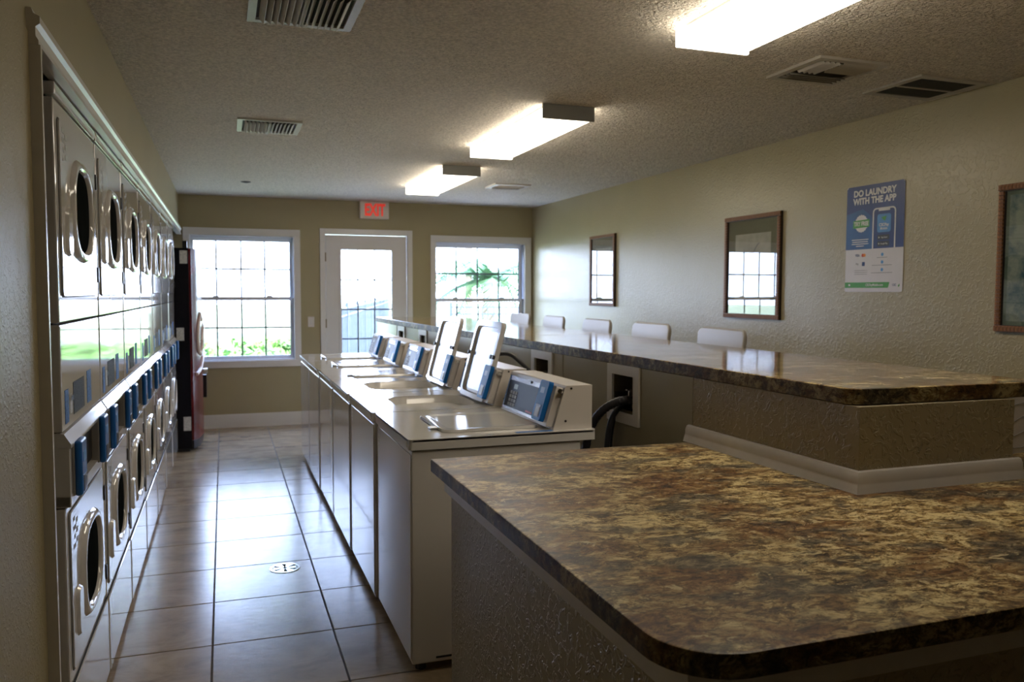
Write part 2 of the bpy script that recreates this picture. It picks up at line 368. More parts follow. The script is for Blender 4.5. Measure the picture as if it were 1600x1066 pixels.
def window(n, o, casL, casR, cols, rows_top, rows_bot, meet, gx0, gx1, gz0, gz1):
    w = bpy.data.objects.new('window_%d' % n, None); COL.objects.link(w); w['kind'] = 'structure'
    x0, x1, z0, z1 = o
    ct, y = .075, YB
    B().box(casL, casR, y-.018, y, z1, z1+ct, .003).box(casL, x0, y-.018, y, z0-.0, z1, .003).box(x1, casR, y-.018, y, z0, z1, .003).box(casL, casR, y-.018, y, z0-ct, z0, .003).done('casing', M_trim, w)
    B().box(x0, x0+.01, y, y+.12, z0, z1).box(x1-.01, x1, y, y+.12, z0, z1).box(x0+.01, x1-.01, y, y+.12, z1-.01, z1).box(x0+.01, x1-.01, y-.0, y+.12, z0, z0+.012).done('jamb', M_vinyl, w)
    def sash(name, a, b, c, d, ya, yb, gzs):
        s = B()
        s.box(x0+.01, a, ya, yb, c, d, .003).box(b, x1-.01, ya, yb, c, d, .003)
        lo, hi = gzs
        s.box(a, b, ya, yb, c, lo, .003).box(a, b, ya, yb, hi, d, .003)
        so = s.done(name, M_vinyl, w)
        B().box(a-.004, b+.004, (ya+yb)/2-.002, (ya+yb)/2+.002, lo-.004, hi+.004).done('glass_pane', M_pane, so)
        return so, (ya+yb)/2
    su, yu = sash('upper_sash', gx0, gx1, meet-.018, z1-.01, y+.085, y+.115, (meet+.02, gz1))
    sl, yl = sash('lower_sash', gx0, gx1, z0+.012, meet+.018, y+.052, y+.082, (gz0, meet-.022))
    for so, yy, lo, hi, hz in ((su, yu, meet+.02, gz1, rows_top), (sl, yl, gz0, meet-.022, rows_bot)):
        for cx in cols: B().box(cx-.0095, cx+.0095, yy-.009, yy-.003, lo, hi, .002).done('muntin', M_munt, so)
        B().box(gx0, gx1, yy-.010, yy-.003, hz-.0095, hz+.0095, .002).done('muntin', M_munt, so)
    for lx in (gx0+.22*(gx1-gx0), gx0+.78*(gx1-gx0)): B().box(lx-.03, lx+.03, y+.045, y+.07, meet+.016, meet+.034, .004).done('sash_lock', M_vinyl, sl)
window(1, W1, -.40, .815, (-.071, .187, .437), 1.742, 1.095, 1.418, -.30, .703, .785, 2.045)
window(2, W2, 2.305, 3.568, (2.644, 2.910, 3.180), 1.715, 1.075, 1.400, 2.392, 3.440, .785, 2.022)

# door
dr = bpy.data.objects.new('door_1', None); COL.objects.link(dr); dr['kind'] = 'structure'
B().box(1.030, DO[0], YB-.018, YB, 0, DO[3]+.058, .003).box(DO[1], 2.088, YB-.018, YB, 0, DO[3]+.058, .003).box(DO[0], DO[1], YB-.018, YB, DO[3], DO[3]+.058, .003).done('door_casing', M_trim, dr)
B().box(DO[0], DO[0]+.006, YB, YB+.13, 0, DO[3]).box(DO[1]-.006, DO[1], YB, YB+.13, 0, DO[3]).box(DO[0], DO[1], YB, YB+.13, DO[3]-.006, DO[3]).done('door_jamb', M_trim, dr)
dx0, dx1, dz1, gx0, gx1, gz0, gz1 = 1.095, 2.020, 2.136, 1.268, 1.848, .28, 1.972
slab = B().box(dx0, gx0, YB+.012, YB+.055, .01, dz1, .002).box(gx1, dx1, YB+.012, YB+.055, .01, dz1, .002).box(gx0, gx1, YB+.012, YB+.055, .01, gz0, .002).box(gx0, gx1, YB+.012, YB+.055, gz1, dz1, .002).done('door_slab', M_door, dr)
B().ring(rrect(gx0-.028, gx1+.028, gz0-.028, gz1+.028, .012), rrect(gx0, gx1, gz0, gz1, .012), lambda a, b: Vector((a, YB+.012, b)), lambda a, b: Vector((a, YB+.002, b))).done('lite_frame', M_door, slab)
B().box(gx0-.003, gx1+.003, YB+.030, YB+.034, gz0-.003, gz1+.003).done('glass_pane', M_pane, slab)
for cx in (1.456, 1.648): B().box(cx-.008, cx+.008, YB+.022, YB+.028, gz0, gz1, .002).done('muntin', M_fence, slab)
for cz in (1.630, 1.292, .955, .618): B().box(gx0, gx1, YB+.021, YB+.028, cz-.008, cz+.008, .002).done('muntin', M_fence, slab)
for hz in (1.885, 1.135, .30): B().box(1.083, 1.099, YB-.003, YB+.014, hz-.05, hz+.05, .002).cyl((1.091, YB-.004, hz-.05), (1.091, YB-.004, hz+.05), .006, 8).done('hinge', M_brass, dr)
B().cyl((1.955, YB+.012, .95), (1.955, YB-.035, .95), .012, 12).cyl((1.955, YB-.02, .95), (1.955, YB-.06, .95), .027, 16).done('door_knob', M_chrome, dr)

sw = thing('light_switch', 'white wall light switch left of the glazed door', 'switch', (.925, YB, 1.155))
B().box(-.035, .035, -.006, 0, -.058, .058, .003).done('plate', M_plastic, sw)
B().box(-.012, .012, -.010, -.006, -.026, .026, .002).done('toggle', M_enamel, sw)

ex = thing('exit_sign', 'white box sign reading EXIT in red above the glazed door', 'sign', (1.642, YB, 2.425))
B().box(-.165, .165, -.05, 0, -.10, .098, .006).done('housing', M_exitw, ex)
text('lettering', 'EXIT', .185, M_exitr, ex, Matrix.Translation((.003, -.0515, -.004)) @ Matrix.Rotation(PI/2, 4, 'X'), .001, .007, sx=.62)
B().box(-.06, .06, -.04, -.01, .098, .0995).done('mount', M_grey, ex)

# trim around the dryer opening
def trim_profile_y(y0, y1):      # moulded head trim, running along y
    prof = [(0, 2.185), (.012, 2.185), (.016, 2.172), (.030, 2.165), (.030, 2.148), (.020, 2.140), (.020, 2.118), (.026, 2.108), (.026, 2.098), (0, 2.098)]
    return B().prism(prof, lambda a, b: Vector((XL+a, y0, b)), lambda a, b: Vector((XL+a, y1, b)))
struct(trim_profile_y(2.30, YB-.02).done('trim_1', M_trim))
struct(B().prism([(2.30, 0), (2.30, .030), (2.315, .030), (2.325, .020), (2.365, .020), (2.365, 0)], lambda a, b: Vector((XL+b, a, 0)), lambda a, b: Vector((XL+b, a, 2.097))).done('trim_2', M_trim))
struct(B().box(XL-.02, XL, 2.365, YB-.02, 2.10, 2.13).done('trim_3', M_trim))

# ------------------------------------------------------------------ ceiling lamps
lamp_labels = ['fluorescent ceiling lamp at the top edge of the photo, nearest the camera', 'middle ceiling lamp, long glowing box with grey end plate', 'farthest ceiling lamp, small glowing box above the exit sign side']
for lab, (x0, x1, y0, y1) in zip(lamp_labels, ((1.668, 1.985, 1.45, 2.83), (1.660, 1.962, 4.22, 5.60), (1.695, 2.01, 6.52, 7.92))):
    t = thing('ceiling_lamp', lab, 'ceiling lamp', (0, 0, 0), 0, 'fluorescent ceiling lamps')
    t.location = ((x0+x1)/2, (y0+y1)/2, ZC); hw, hl = (x1-x0)/2, (y1-y0)/2
    B().box(-hw+.02, hw-.02, -hl+.01, hl-.01, -.03, 0, .003).done('pan', M_lampgrey, t)
    pr = [(-hw, -.022), (-hw, -.062), (-hw+.02, -.078), (hw-.02, -.078), (hw, -.062), (hw, -.022)]
    B().prism(pr, lambda a, b: Vector((a, -hl+.016, b)), lambda a, b: Vector((a, hl-.016, b))).done('diffuser', M_lamp, t)
    for s in (-1, 1):
        B().box(-hw-.004, hw+.004, s*hl-.008, s*hl+.008, -.080, 0, .003).done('end_plate', M_lampgrey if s < 0 else M_lamp, t)

# ------------------------------------------------------------------ ceiling vents
def blade_vent(x0, x1, y0, y1, lab, n=14):
    t = thing('ceiling_vent', lab, 'vent', ((x0+x1)/2, (y0+y1)/2, ZC)); hw, hl = (x1-x0)/2, (y1-y0)/2
    B().ring(rrect(-hw-.03, hw+.03, -hl-.03, hl+.03, .004, 2), rrect(-hw, hw, -hl, hl, .003, 2), lambda a, b: Vector((a, b, 0)), lambda a, b: Vector((a, b, -.012))).done('vent_frame', M_ventw, t)
    B().box(-hw, hw, -hl, hl, -.002, 0).done('duct_opening', M_ventd, t)
    me = {}
    for s in (-1, 1):
        b = B(); pr = [(0, -.003), (-.006*s, -.015), (-.018*s, -.026), (-.020*s, -.024), (-.009*s, -.014), (-.003*s, -.003)]
        b.prism(pr, lambda a, c: Vector((a, -hl+.005, c)), lambda a, c: Vector((a, hl-.005, c)))
        o = b.done('slat', M_ventw, t); o.location.x = s*hw*.5/ (n/2); me[s] = o
    for i in range(n):
        x = -hw+(i+.5)*2*hw/n; s = -1 if x < 0 else 1
        o = me[s] if (i in (n//2-1, n//2)) else me[s].copy()
        if o is not me[s]: COL.objects.link(o); o.parent = t
        o.location = (x, 0, 0)
    B().box(-.004, .004, -hl, hl, -.014, -.002).done('centre_bar', M_ventw, t)
blade_vent(.13, .455, 2.94, 3.27, 'cream slatted ceiling vent cut off by the top edge, nearest one on the left')
blade_vent(.125, .44, 5.19, 5.53, 'small slatted ceiling vent further back on the left')

t = thing('ceiling_vent', 'square four-way ceiling diffuser right of the lamps with angled louvres', 'vent', (2.64, 3.15, ZC))
B().ring(rrect(-.19, .19, -.19, .19, .004, 2), rrect(-.155, .155, -.155, .155, .003, 2), lambda a, b: Vector((a, b, 0)), lambda a, b: Vector((a, b, -.012))).done('vent_frame', M_ventw, t)
B().box(-.155, .155, -.155, .155, -.002, 0).done('duct_opening', M_ventd, t)
for k in range(4):
    y = .14-k*.028; B().box(-.155, .155, -.001, .001, -.008, .008, mtx=Matrix.Translation((0, y, -.014)) @ Matrix.Rotation(-.8, 4, 'X')).done('slat', M_ventw, t)
for k in range(4):
    x = -.14+k*.028; B().box(-.001, .001, -.155, .02, -.008, .008, mtx=Matrix.Translation((x, 0, -.014)) @ Matrix.Rotation(-.8, 4, 'Y')).done('slat', M_ventw, t)
for k in range(5):
    y = -.15+k*.03; B().box(-.03, .155, -.001, .001, -.009, .009, mtx=Matrix.Translation((0, y, -.014)) @ Matrix.Rotation(.9, 4, 'X')).done('slat', M_ventw, t)

t = thing('return_air_grille', 'flat return air grille with two dark panels beside the right wall', 'vent', (3.325, 3.245, ZC))
B().ring(rrect(-.215, .215, -.19, .19, .004, 2), rrect(-.175, .175, -.15, .15, .003, 2), lambda a, b: Vector((a, b, 0)), lambda a, b: Vector((a, b, -.008))).done('vent_frame', M_ventw, t)
B().box(-.175, .175, -.006, .006, -.010, 0, .001).done('centre_bar', M_ventw, t)
for s in (-1, 1): B().box(-.175, .175, min(s*.006, s*.15), max(s*.006, s*.15), -.004, 0).done('grille_panel', M_grille, t)
sl = B()
for k in range(46):
    y = -.146+k*.0063
    if abs(y) > .008: sl.box(-.173, .173, y-.0008, y+.0008, -.007, -.004)
o = sl.done('louvre', M_grille, t); o['kind'] = 'stuff'

t = thing('ceiling_vent', 'small white ceiling diffuser beyond the farthest lamp near the right wall', 'vent', (2.62, 7.58, ZC))
B().ring(rrect(-.18, .18, -.16, .16, .004, 2), rrect(-.135, .135, -.115, .115, .003, 2), lambda a, b: Vector((a, b, 0)), lambda a, b: Vector((a, b, -.014))).done('vent_frame', M_trim, t)
B().box(-.135, .135, -.115, .115, -.002, 0).done('duct_opening', M_ventd, t)
for k in range(6):
    y = -.1+k*.038; B().box(-.135, .135, -.001, .001, -.016, .016, mtx=Matrix.Translation((0, y, -.014)) @ Matrix.Rotation(.9 if k < 3 else -.9, 4, 'X')).done('slat', M_trim, t)
t = thing('ceiling_sprinkler', 'tiny dark sprinkler cap on the ceiling near the back wall', 'sprinkler', (.215, 8.16, ZC))
B().lathe([(.045, 0), (.045, -.004), (.03, -.008), (.012, -.012)], (0, 0, 0)).done('cap', M_ventd, t)

# ------------------------------------------------------------------ stacked dryers
def make_dryer():
    t = bpy.data.objects.new('stacked_dryer', None); COL.objects.link(t)
    Wd = .776
    # body (three boxes of one cabinet)
    B().box(-.72, 0, .002, Wd, .02, .862, .006).done('lower_cabinet', M_enamel, t)
    B().box(-.72, 0, .002, Wd, 1.086, 1.400, .006).done('middle_panel', M_enamel, t)
    B().box(-.72, -.0, .002, Wd, 1.405, 2.050, .006).done('upper_cabinet', M_enamel, t)
    B().box(-.72, .006, .002, Wd, 2.056, 2.096, .010).done('top_cap', M_enamel, t)
    B().box(-.70, -.02, .01, Wd-.008, .862, 2.056).done('inner_chassis', M_gap, t)
    B().box(-.70, -.03, .02, Wd-.02, 0, .02).done('plinth', M_gap, t)
    # control section: side cheeks, slanted lip, dark display
    f = lambda a, b: Vector((a, .002, b)); g = lambda a, b: Vector((a, Wd, b))
    B().prism([(-.03, 1.086), (.002, 1.082), (.020, 1.052), (.020, 1.040), (-.03, 1.040)], f, g).done('control_lip', M_enamel, t)
    B().prism([(-.03, .866), (.014, .866), (.014, .896), (-.03, .900)], f, g).done('control_sill', M_enamel, t)
    for ya, yb in ((.002, .030), (Wd-.028, Wd)): B().box(-.70, .016, ya, yb, .866, 1.045, .003).done('control_cheek', M_enamel, t)
    B().box(-.05, -.008, .03, Wd-.028, .900, 1.040).done('control_backplate', M_grey, t)
    dp = B().box(-.010, -.004, .24, .60, .905, 1.035, .002).done('display_panel', M_black, t)
    B().box(-.004, -.002, .30, .37, .99, 1.02).done('lcd', M_lcd, dp)
    B().cyl((-.006, .22, 1.0), (.006, .22, 1.0), .014, 12).done('coin_lock', M_chrome, t)
    for off in (.104, .612):
        hs = B().box(-.02, .020, off-.05, off+.05, .885, 1.045, .006).done('reader_housing', M_grey, t)
        B().box(.018, .040, off-.047, off+.047, .884, 1.052, .009, 3).done('card_reader', M_blue, hs)
        B().box(.036, .0415, off-.030, off+.030, .895, .945, .002).done('card_slot', M_black, hs)
        B().box(.036, .0412, off-.028, off+.028, .985, 1.015, .001).done('reader_sticker', M_icon, hs)
    # upper and lower doors
    for kind, z0, z1, zc in (('upper_door', 1.483, 2.000, 1.757), ('lower_door', .355, .835, .585)):
        fr = lambda a, b: Vector((.004, a, b)); bk = lambda a, b: Vector((-.0, a, b))
        g0 = B().ring(rrect(.045, .735, z0-.004, z1+.004, .02), rrect(.049, .731, z0, z1, .018), lambda a, b: Vector((.0005, a, b)), lambda a, b: Vector((.001, a, b))).done('door_gap', M_gap, t)
        d = B().prism(rrect(.049, .731, z0, z1, .018), lambda a, b: Vector((.0005, a, b)), lambda a, b: Vector((.006, a, b))).done(kind, M_enamel, t)
        yc = .405
        # moulded ring
        prof = [(.207, .166, .006), (.201, .160, .015), (.192, .152, .020), (.178, .140, .020), (.171, .134, .015), (.168, .131, .0062)]
        B().loops([[Vector((x, a, b)) for a, b in sup(yc, zc, ha, hb, 2.7)] for ha, hb, x in prof], cap0=False, cap1=False).done('door_ring', M_enamel, d)
        B().loops([[Vector((x, a, b)) for a, b in sup(yc, zc, .166*k, .130*k, 2.6)] for k, x in ((1.01, .0062), (.8, .0085), (.4, .010))]).done('door_glass', M_glassdk, d)
        B().prism(rrect(.105, .190, zc-.155, zc+.0, .03), lambda a, b: Vector((.005, a, b)), lambda a, b: Vector((.015, .148+(a-.148)*.8, zc-.078+(b-zc+.078)*.9))).done('door_handle', M_enamel, d)
        for hz in (z0+.075, z1-.10): B().box(0, .010, .742, .760, hz-.028, hz+.028, .002).done('hinge', M_black, t)
        pk = B()
        for q, (yy, ww) in enumerate(((.085, .03), (.085, .05), (.10, .02), (.085, .04))): pk.box(.006, .0065, yy, yy+ww, z1-.035-q*.028, z1-.022-q*.028)
        for q in range(3): pk.box(.006, .0065, .135, .165, z1-.05-q*.03, z1-.035-q*.03)
        pk.done('printed_instructions', M_print, d)
    # kick panel seams
    B().box(.0, .004, .004, Wd-.002, .318, .322).done('panel_seam', M_gap, t)
    B().box(.0, .008, .004, Wd-.002, .030, .316, .004).done('kick_panel', M_enamel, t)
    # stickers
    for nm, m, y0, y1, z0, z1 in (('blue_sticker', M_blue2, .045, .105, 1.105, 1.205), ('small_sticker', M_stkr, .125, .165, 1.125, 1.185), ('code_sticker', M_info, .19, .40, 1.115, 1.215), ('blue_sticker', M_blue2, .46, .55, 1.115, 1.225)):
        B().box(0, .0012, y0, y1, z0, z1).done(nm, m, t)
    B().box(.006, .0064, .13, .16, 1.165, 1.18).done('sticker_print', M_darkink, t)
    return t
proto = make_dryer()
dl = ['nearest white stacked dryer in the left wall recess, beside the opening trim', 'second white stacked dryer from the near end of the left row', 'third white stacked dryer from the near end of the left row',
      'fourth white stacked dryer, middle one of the left row', 'fifth white stacked dryer from the near end of the left row', 'sixth white stacked dryer, one before the last by the vending machine', 'last white stacked dryer, next to the black vending machine']
for i in range(7):
    o = proto if i == 0 else copy_tree(proto)
    tag(o, dl[i], 'dryer', 'stacked dryers along the left wall'); o.location = (-.447+.003*i, 2.655+.779*i, 0)

# ------------------------------------------------------------------ vending machine
v = thing('vending_machine', 'tall black and red drinks vending machine beside the left window', 'vending machine', (-.30, 8.13, 0))
B().box(-.80, 0, 0, .92, .03, 1.895, .008).done('cabinet', M_vblack, v)
B().box(-.78, -.02, .02, .90, 0, .03).done('plinth', M_gap, v)
pf = [(0, 0)] + [(.02+.075*math.sin(PI*(k/12))**.6, .92*k/12) for k in range(13)] + [(0, .92)]
dp_ = B().prism(pf, lambda a, b: Vector((a, b, .11)), lambda a, b: Vector((a, b, 1.89))).done('front_door', M_red, v)
B().prism(pf, lambda a, b: Vector((a*.9, b, .03)), lambda a, b: Vector((a, b, .108))).done('lower_bumper', M_black, v)
def vpt(y, z, off=.003): return Vector((.02+.075*math.sin(PI*max(.001, min(.999, y/.92)))**.6+off, y, z))
for pts in ([(.30, 1.22), (.22, 1.28), (.14, 1.20), (.10, 1.05), (.13, .93), (.22, .90), (.32, .98), (.42, 1.10), (.52, 1.16)], [(.34, 1.02), (.40, 1.14), (.48, 1.05), (.42, .95), (.36, 1.0)], [(.05, .72), (.2, .76), (.36, .86), (.55, .90), (.75, .84), (.85, .90)], [(.60, 1.0), (.68, 1.18), (.74, 1.05), (.68, .96), (.62, 1.02)]):
    P = []
    for i in range(len(pts)-1):
        for k in range(5): q = k/5; P.append((pts[i][0]*(1-q)+pts[i+1][0]*q, pts[i][1]*(1-q)+pts[i+1][1]*q))
    P.append(pts[-1]); B().tube([vpt(*p) for p in P], .018, 8).done('white_script_stroke', M_cream, dp_)
B().box(.075, .125, .62, .66, .43, .66, .006).done('handle', M_black, v)
B().cyl((.09, .60, .70), (.135, .60, .70), .025, 16).done('lock', M_chrome, v)
B().box(-.05, -.01, .02, .06, 1.895, 1.96, .004).done('antenna', M_black, v)
for z, h, x in ((1.75, .12, -.075), (1.04, .12, -.115), (.20, .13, -.07)): B().box(x, x+.065, -.0015, 0, z, z+h).done('sticker', M_stkr, v)

# ------------------------------------------------------------------ washers
def make_washer(lid_open):
    t = bpy.data.objects.new('top_load_washer', None); COL.objects.link(t)
    Wd = .742
    bd = B().box(.004, .72, .008, Wd-.008, .035, .884, .010).done('cabinet', M_enamel, t)
    B().box(0, .006, .014, Wd-.014, .05, .870, .004).done('front_panel', M_enamel, t)
    B().box(.10, .60, .0065, .008, .052, .060).done('side_groove', M_gap, t)
    for fx, fy in ((.05, .06), (.66, .06), (.05, Wd-.06), (.66, Wd-.06)): B().cyl((fx, fy, 0), (fx, fy, .037), .022, 12).done('foot', M_rubber, t)
    # top plate with opening
    outer = rrect(-.008, .785, 0, Wd, .018, 5); cx, cy = .355, .33
    inner_ = []
    hx0, hx1, hy0, hy1 = .150, .560, .10, .56
    inner = rrect(hx0, hx1, hy0, hy1, .13, 5)
    T = B()
    T.ring(outer, inner, lambda a, b: Vector((a, b, .930)), lambda a, b: Vector((a, b, .920)))
    T.loops([[Vector((a, b, .927)) for a, b in outer], [Vector((a, b, .888)) for a, b in outer]], cap0=False)
    T.box(-.010, -.007, .03, Wd-.03, .897, .922, .001)
    tp = T.done('top_plate', M_enamel2, t)
    B().loops([[Vector((cx+(a-cx)*k, cy+(b-cy)*k, z)) for a, b in inner] for k, z in ((1.0, .925), (.97, .90), (.90, .86), (.86, .84))], cap0=False, cap1=False).done('tub_ring', M_enamel2, t)
    n = 40
    B().loops([[Vector((cx+r*math.cos(2*PI*i/n), cy+r*1.15*math.sin(2*PI*i/n), z)) for i in range(n)] for r, z in ((.26, .845), (.205, .84), (.20, .60), (.16, .58))], cap0=False).done('wash_basket', M_steel, t)
    # lid
    lm = Matrix.Identity(4)
    if lid_open: lm = Matrix.Translation((.575, 0, .938)) @ Matrix.Rotation(math.radians(105), 4, 'Y') @ Matrix.Translation((-.575, 0, -.938))
    Ld = B()
    lo = rrect(.155, .575, .105, .545, .035, 5); li = rrect(.185, .550, .132, .518, .04, 5)
    Tm = lambda z: (lambda a, b: lm @ Vector((a, b, z)))
    if lid_open:
        Ld.loops([[Tm(.958)(a, b) for a, b in lo], [Tm(.932)(a, b) for a, b in lo], [Tm(.932)(a, b) for a, b in li], [Tm(.945)(a, b) for a, b in rrect(.190, .545, .137, .513, .04, 5)]])
    else:
        Ld.loops([[Tm(.931)(a, b) for a, b in lo], [Tm(.942)(a, b) for a, b in rrect(.158, .572, .108, .542, .035, 5)], [Tm(.942)(a, b) for a, b in li], [Tm(.938)(a, b) for a, b in rrect(.20, .535, .148, .502, .04, 5)]])
    ld = Ld.done('lid', M_enamel2, t)
    if lid_open:
        for a, b in ((.34, .108), (.34, .145), (.34, .538)): B().cyl(lm @ Vector((a, b, .936)), lm @ Vector((a, b, .922)), .011, 12).done('bumper', M_rubber, ld)
        B().box(.21, .53, .155, .495, .9442, .9448, .0002, mtx=lm).done('lid_liner', M_liner, ld)
    else:
        B().box(.125, .158, .19, .24, .930, .940, .003).done('lid_grip', M_steel, ld)
    # backsplash console: profile in x,z
    px0, px1, zt = .605, .780, 1.112
    prof = [(px0, .930), (px0+.052, zt-.008), (px0+.060, zt), (px1, zt), (px1, .930)]
    cn = B().prism(prof, lambda a, b: Vector((a, .035, b)), lambda a, b: Vector((a, Wd-.035, b))).done('console', M_plastic, t)
    sl = Vector((.052, 0, .174)).normalized(); nn = Vector((-sl.z, 0, sl.x))
    def cm(u, w, h):    # u along y, w up the slope, h out of the face
        return Vector((px0, 0, .930))+Vector((0, u, 0))+sl*w+nn*h
    def slab(name, m, par, u0, u1, w0, w1, h0, h1, r=.004):
        o = B().prism(rrect(u0, u1, w0, w1, r, 3), lambda a, b: cm(a, b, h0), lambda a, b: cm(a, b, h1)).done(name, m, par); return o
    slab('console_bezel', M_chrome, cn, .045, Wd-.045, .010, .172, .000, .003)
    dp = slab('display_panel', M_disp, cn, .20, Wd-.065, .022, .150, .003, .0045)
    slab('lcd', M_lcd, dp, .55, .60, .112, .135, .0045, .0052)
    for i in range(3):
        for j in range(4): slab('key', M_key, dp, .535+i*.034, .558+i*.034, .030+j*.019, .044+j*.019, .0045, .0065, .002)
    slab('red_print', M_redink, dp, .30, .38, .028, .036, .0045, .005, .001)
    slab('console_bolt', M_black, cn, .40, .415, .158, .170, .003, .008, .005)
    hs = slab('reader_housing', M_plastic, cn, .052, .185, .006, .178, .001, .030, .006)
    slab('card_reader', M_bluer, hs, .085, .180, .018, .190, .030, .052, .012)
    slab('card_slot', M_black, hs, .105, .160, .032, .085, .052, .0535, .004)
    slab('slot_cover', M_grey, hs, .112, .150, .036, .075, .0535, .0545, .004)
    slab('reader_sticker', M_icon, hs, .115, .155, .135, .160, .052, .0526, .002)
    for a, b in ((.685, 1.100), (.660, .965)): B().cyl((a, .0355, b), (a, .0325, b), .005, 10).done('screw', M_black, cn)
    B().cyl((.648, .046, 1.085), (.632, .030, 1.092), .010, 10).done('lock', M_chrome, cn)
    if not lid_open:
        B().box(.44, .60, .018, .045, .9300, .9306).done('sticker', M_blue2, t)
    pk = B()
    for q in range(4): pk.box(-.0006, 0, Wd-.075+.006*(q % 2), Wd-.045, .79+q*.02, .803+q*.02)
    pk.done('printed_marks', M_print, t)
    return t
wcl = make_washer(False); wop = make_washer(True)
wl_lab = ['nearest top-load washer with its lid shut, beside the brown laminate counter', 'open white top-load washer with raised lid, second from the near end', 'open white top-load washer with raised lid, third from the near end',
          'closed white top-load washer just beyond the two with open lids', 'closed white top-load washer, second from the far end of the row', 'closed white top-load washer at the far end of the row by the door']
for i in range(6):
    src, first = (wop, i == 1) if i in (1, 2) else (wcl, i == 0)
    o = src if first else copy_tree(src)
    tag(o, wl_lab[i], 'washing machine', 'top-load washers in the middle row')
    o.location = (.668-.006*i-(.006 if i in (1, 2) else 0)+(.008 if i == 5 else 0), 3.07+.757*i, 0)

# ------------------------------------------------------------------ pony wall, bar counter, peninsula
SH = -.0235
def sh(o, y0=2.0):
    for v in o.data.vertices: v.co.x += SH*(v.co.y-y0)
    return o
PX = 1.747
riser = thing('bar_riser', 'khaki textured riser with white foot moulding under the bar end', 'low wall', (0, 0, 0))
sh(B().box(PX, 2.358, 1.905, 2.775, .914, 1.166, .002).done('riser_block', M_plaster, riser))
# foot moulding
def mould(P0, P1, nrm, m0=0, m1=0):
    prof = [(0, .914), (.027, .914), (.020, .938), (.018, .944), (.017, .962), (.010, .975), (0, .978)]
    d = (P1-P0).normalized()
    return lambda: B().prism(prof, lambda a, b: P0+nrm*a-d*a*m0+Vector((0, 0, b)), lambda a, b: P1+nrm*a+d*a*m1+Vector((0, 0, b)))
x_n, x_f = PX+SH*(1.905-2), PX+SH*(2.80-2)
mould(Vector((x_f, 2.80, 0)), Vector((x_n, 1.905, 0)), Vector((-1, -.0235, 0)).normalized(), 0, 1)().done('foot_moulding', M_trim_dull, riser, 'white moulding along the aisle side')
mould(Vector((x_n, 1.905, 0)), Vector((2.385, 1.905, 0)), Vector((0, -1, 0)), 1, 0)().done('foot_moulding', M_trim_dull, riser, 'white moulding across the near end')

pw = B(); holes = [(3.23, 3.435), (4.185, 4.39), (5.10, 5.30), (6.03, 6.21), (6.86, 7.03), (7.67, 7.865)]
Z0, Z1, DP, PE = .948, 1.125, .10, 8.95
pw.box(PX+DP, 2.30, 2.80, PE, 0, 1.166); pw.box(PX, PX+DP, 2.80, PE, 0, Z0); pw.box(PX, PX+DP, 2.80, PE, Z1, 1.166)
e = [2.80]+[q for h in holes for q in h]+[PE]
for i in range(0, len(e), 2): pw.box(PX, PX+DP, e[i], e[i+1], Z0, Z1)
pw_o = sh(pw.done('pony_wall', M_panel)); tag(pw_o, 'smooth grey-khaki half wall carrying the bar, behind the washers', 'low wall')
sh(B().box(PX, 2.30, 2.777, 2.80, 0, 1.166).done('end_stud', M_panel, pw_o))
for yb in (4.02, 6.45, 8.0): sh(B().box(PX-.004, PX, yb-.012, yb+.012, .6, 1.165, .001).done('joint_strip', M_panel, pw_o))
ob_lab = ['white outlet box in the pony wall nearest the brown counter, thick black hose in it', 'white outlet box in the pony wall above the nearest washer console', 'white outlet box in the pony wall just behind the nearer raised lid',
          'white outlet box in the pony wall behind the farther raised lid', 'white outlet box, second from the far end of the pony wall', 'white outlet box nearest the far end of the pony wall']
for lab, (ya, yb) in zip(ob_lab, holes):
    t = thing('outlet_box', lab, 'outlet box', (0, 0, 0), 0, 'washer outlet boxes in the pony wall')
    f0 = lambda a, b: Vector((PX-.0005, a, b)); f1 = lambda a, b: Vector((PX-.012, a, b))
    sh(B().ring(rrect(ya-.045, yb+.045, Z0-.045, Z1+.042, .004, 2), rrect(ya+.003, yb-.003, Z0+.003, Z1-.003, .003, 2), f0, f1).done('face_frame', M_trim, t))
    b = B(); q = .003
    b.box(PX, PX+DP-.002, ya, ya+q, Z0, Z1).box(PX, PX+DP-.002, yb-q, yb, Z0, Z1).box(PX, PX+DP-.002, ya+q, yb-q, Z0, Z0+q).box(PX, PX+DP-.002, ya+q, yb-q, Z1-q, Z1).box(PX+DP-.006, PX+DP-.002, ya+q, yb-q, Z0+q, Z1-q)
    sh(b.done('recess_box', M_panel, t))
    for yy in (ya+.05, yb-.06): sh(B().cyl((PX+DP-.008, yy, 1.01), (PX+.03, yy, 1.01), .012, 10).cyl((PX+.05, yy, 1.01), (PX+.05, yy, 1.045), .007, 8).box(PX+.03, PX+.07, yy-.012, yy+.012, 1.045, 1.053, .002).done('valve', M_chrome, t))
def hose(pts, r, name, lab, ribs=False, grp=None):
    P = [Vector(p) for p in pts]; out = []
    for i in range(len(P)-1):
        a, b, c, d = P[max(i-1, 0)], P[i], P[i+1], P[min(i+2, len(P)-1)]
        for k in range(10):
            t_ = k/10; out.append(.5*((2*b)+(c-a)*t_+(2*a-5*b+4*c-d)*t_*t_+(3*b-a-3*c+d)*t_**3))
    out.append(P[-1]); o = B().tube(out, r, 12, ribs).done(name, M_rubber); tag(o, lab, 'hose', grp); return o
hose([(1.79, 3.27, 1.00), (1.74, 3.285, 1.012), (1.68, 3.32, 1.005), (1.62, 3.37, .955), (1.585, 3.42, .86), (1.575, 3.45, .70), (1.57, 3.47, .30), (1.57, 3.47, .022)], .021, 'drain_hose', 'thick black drain hose arching out of the nearest outlet box', True)
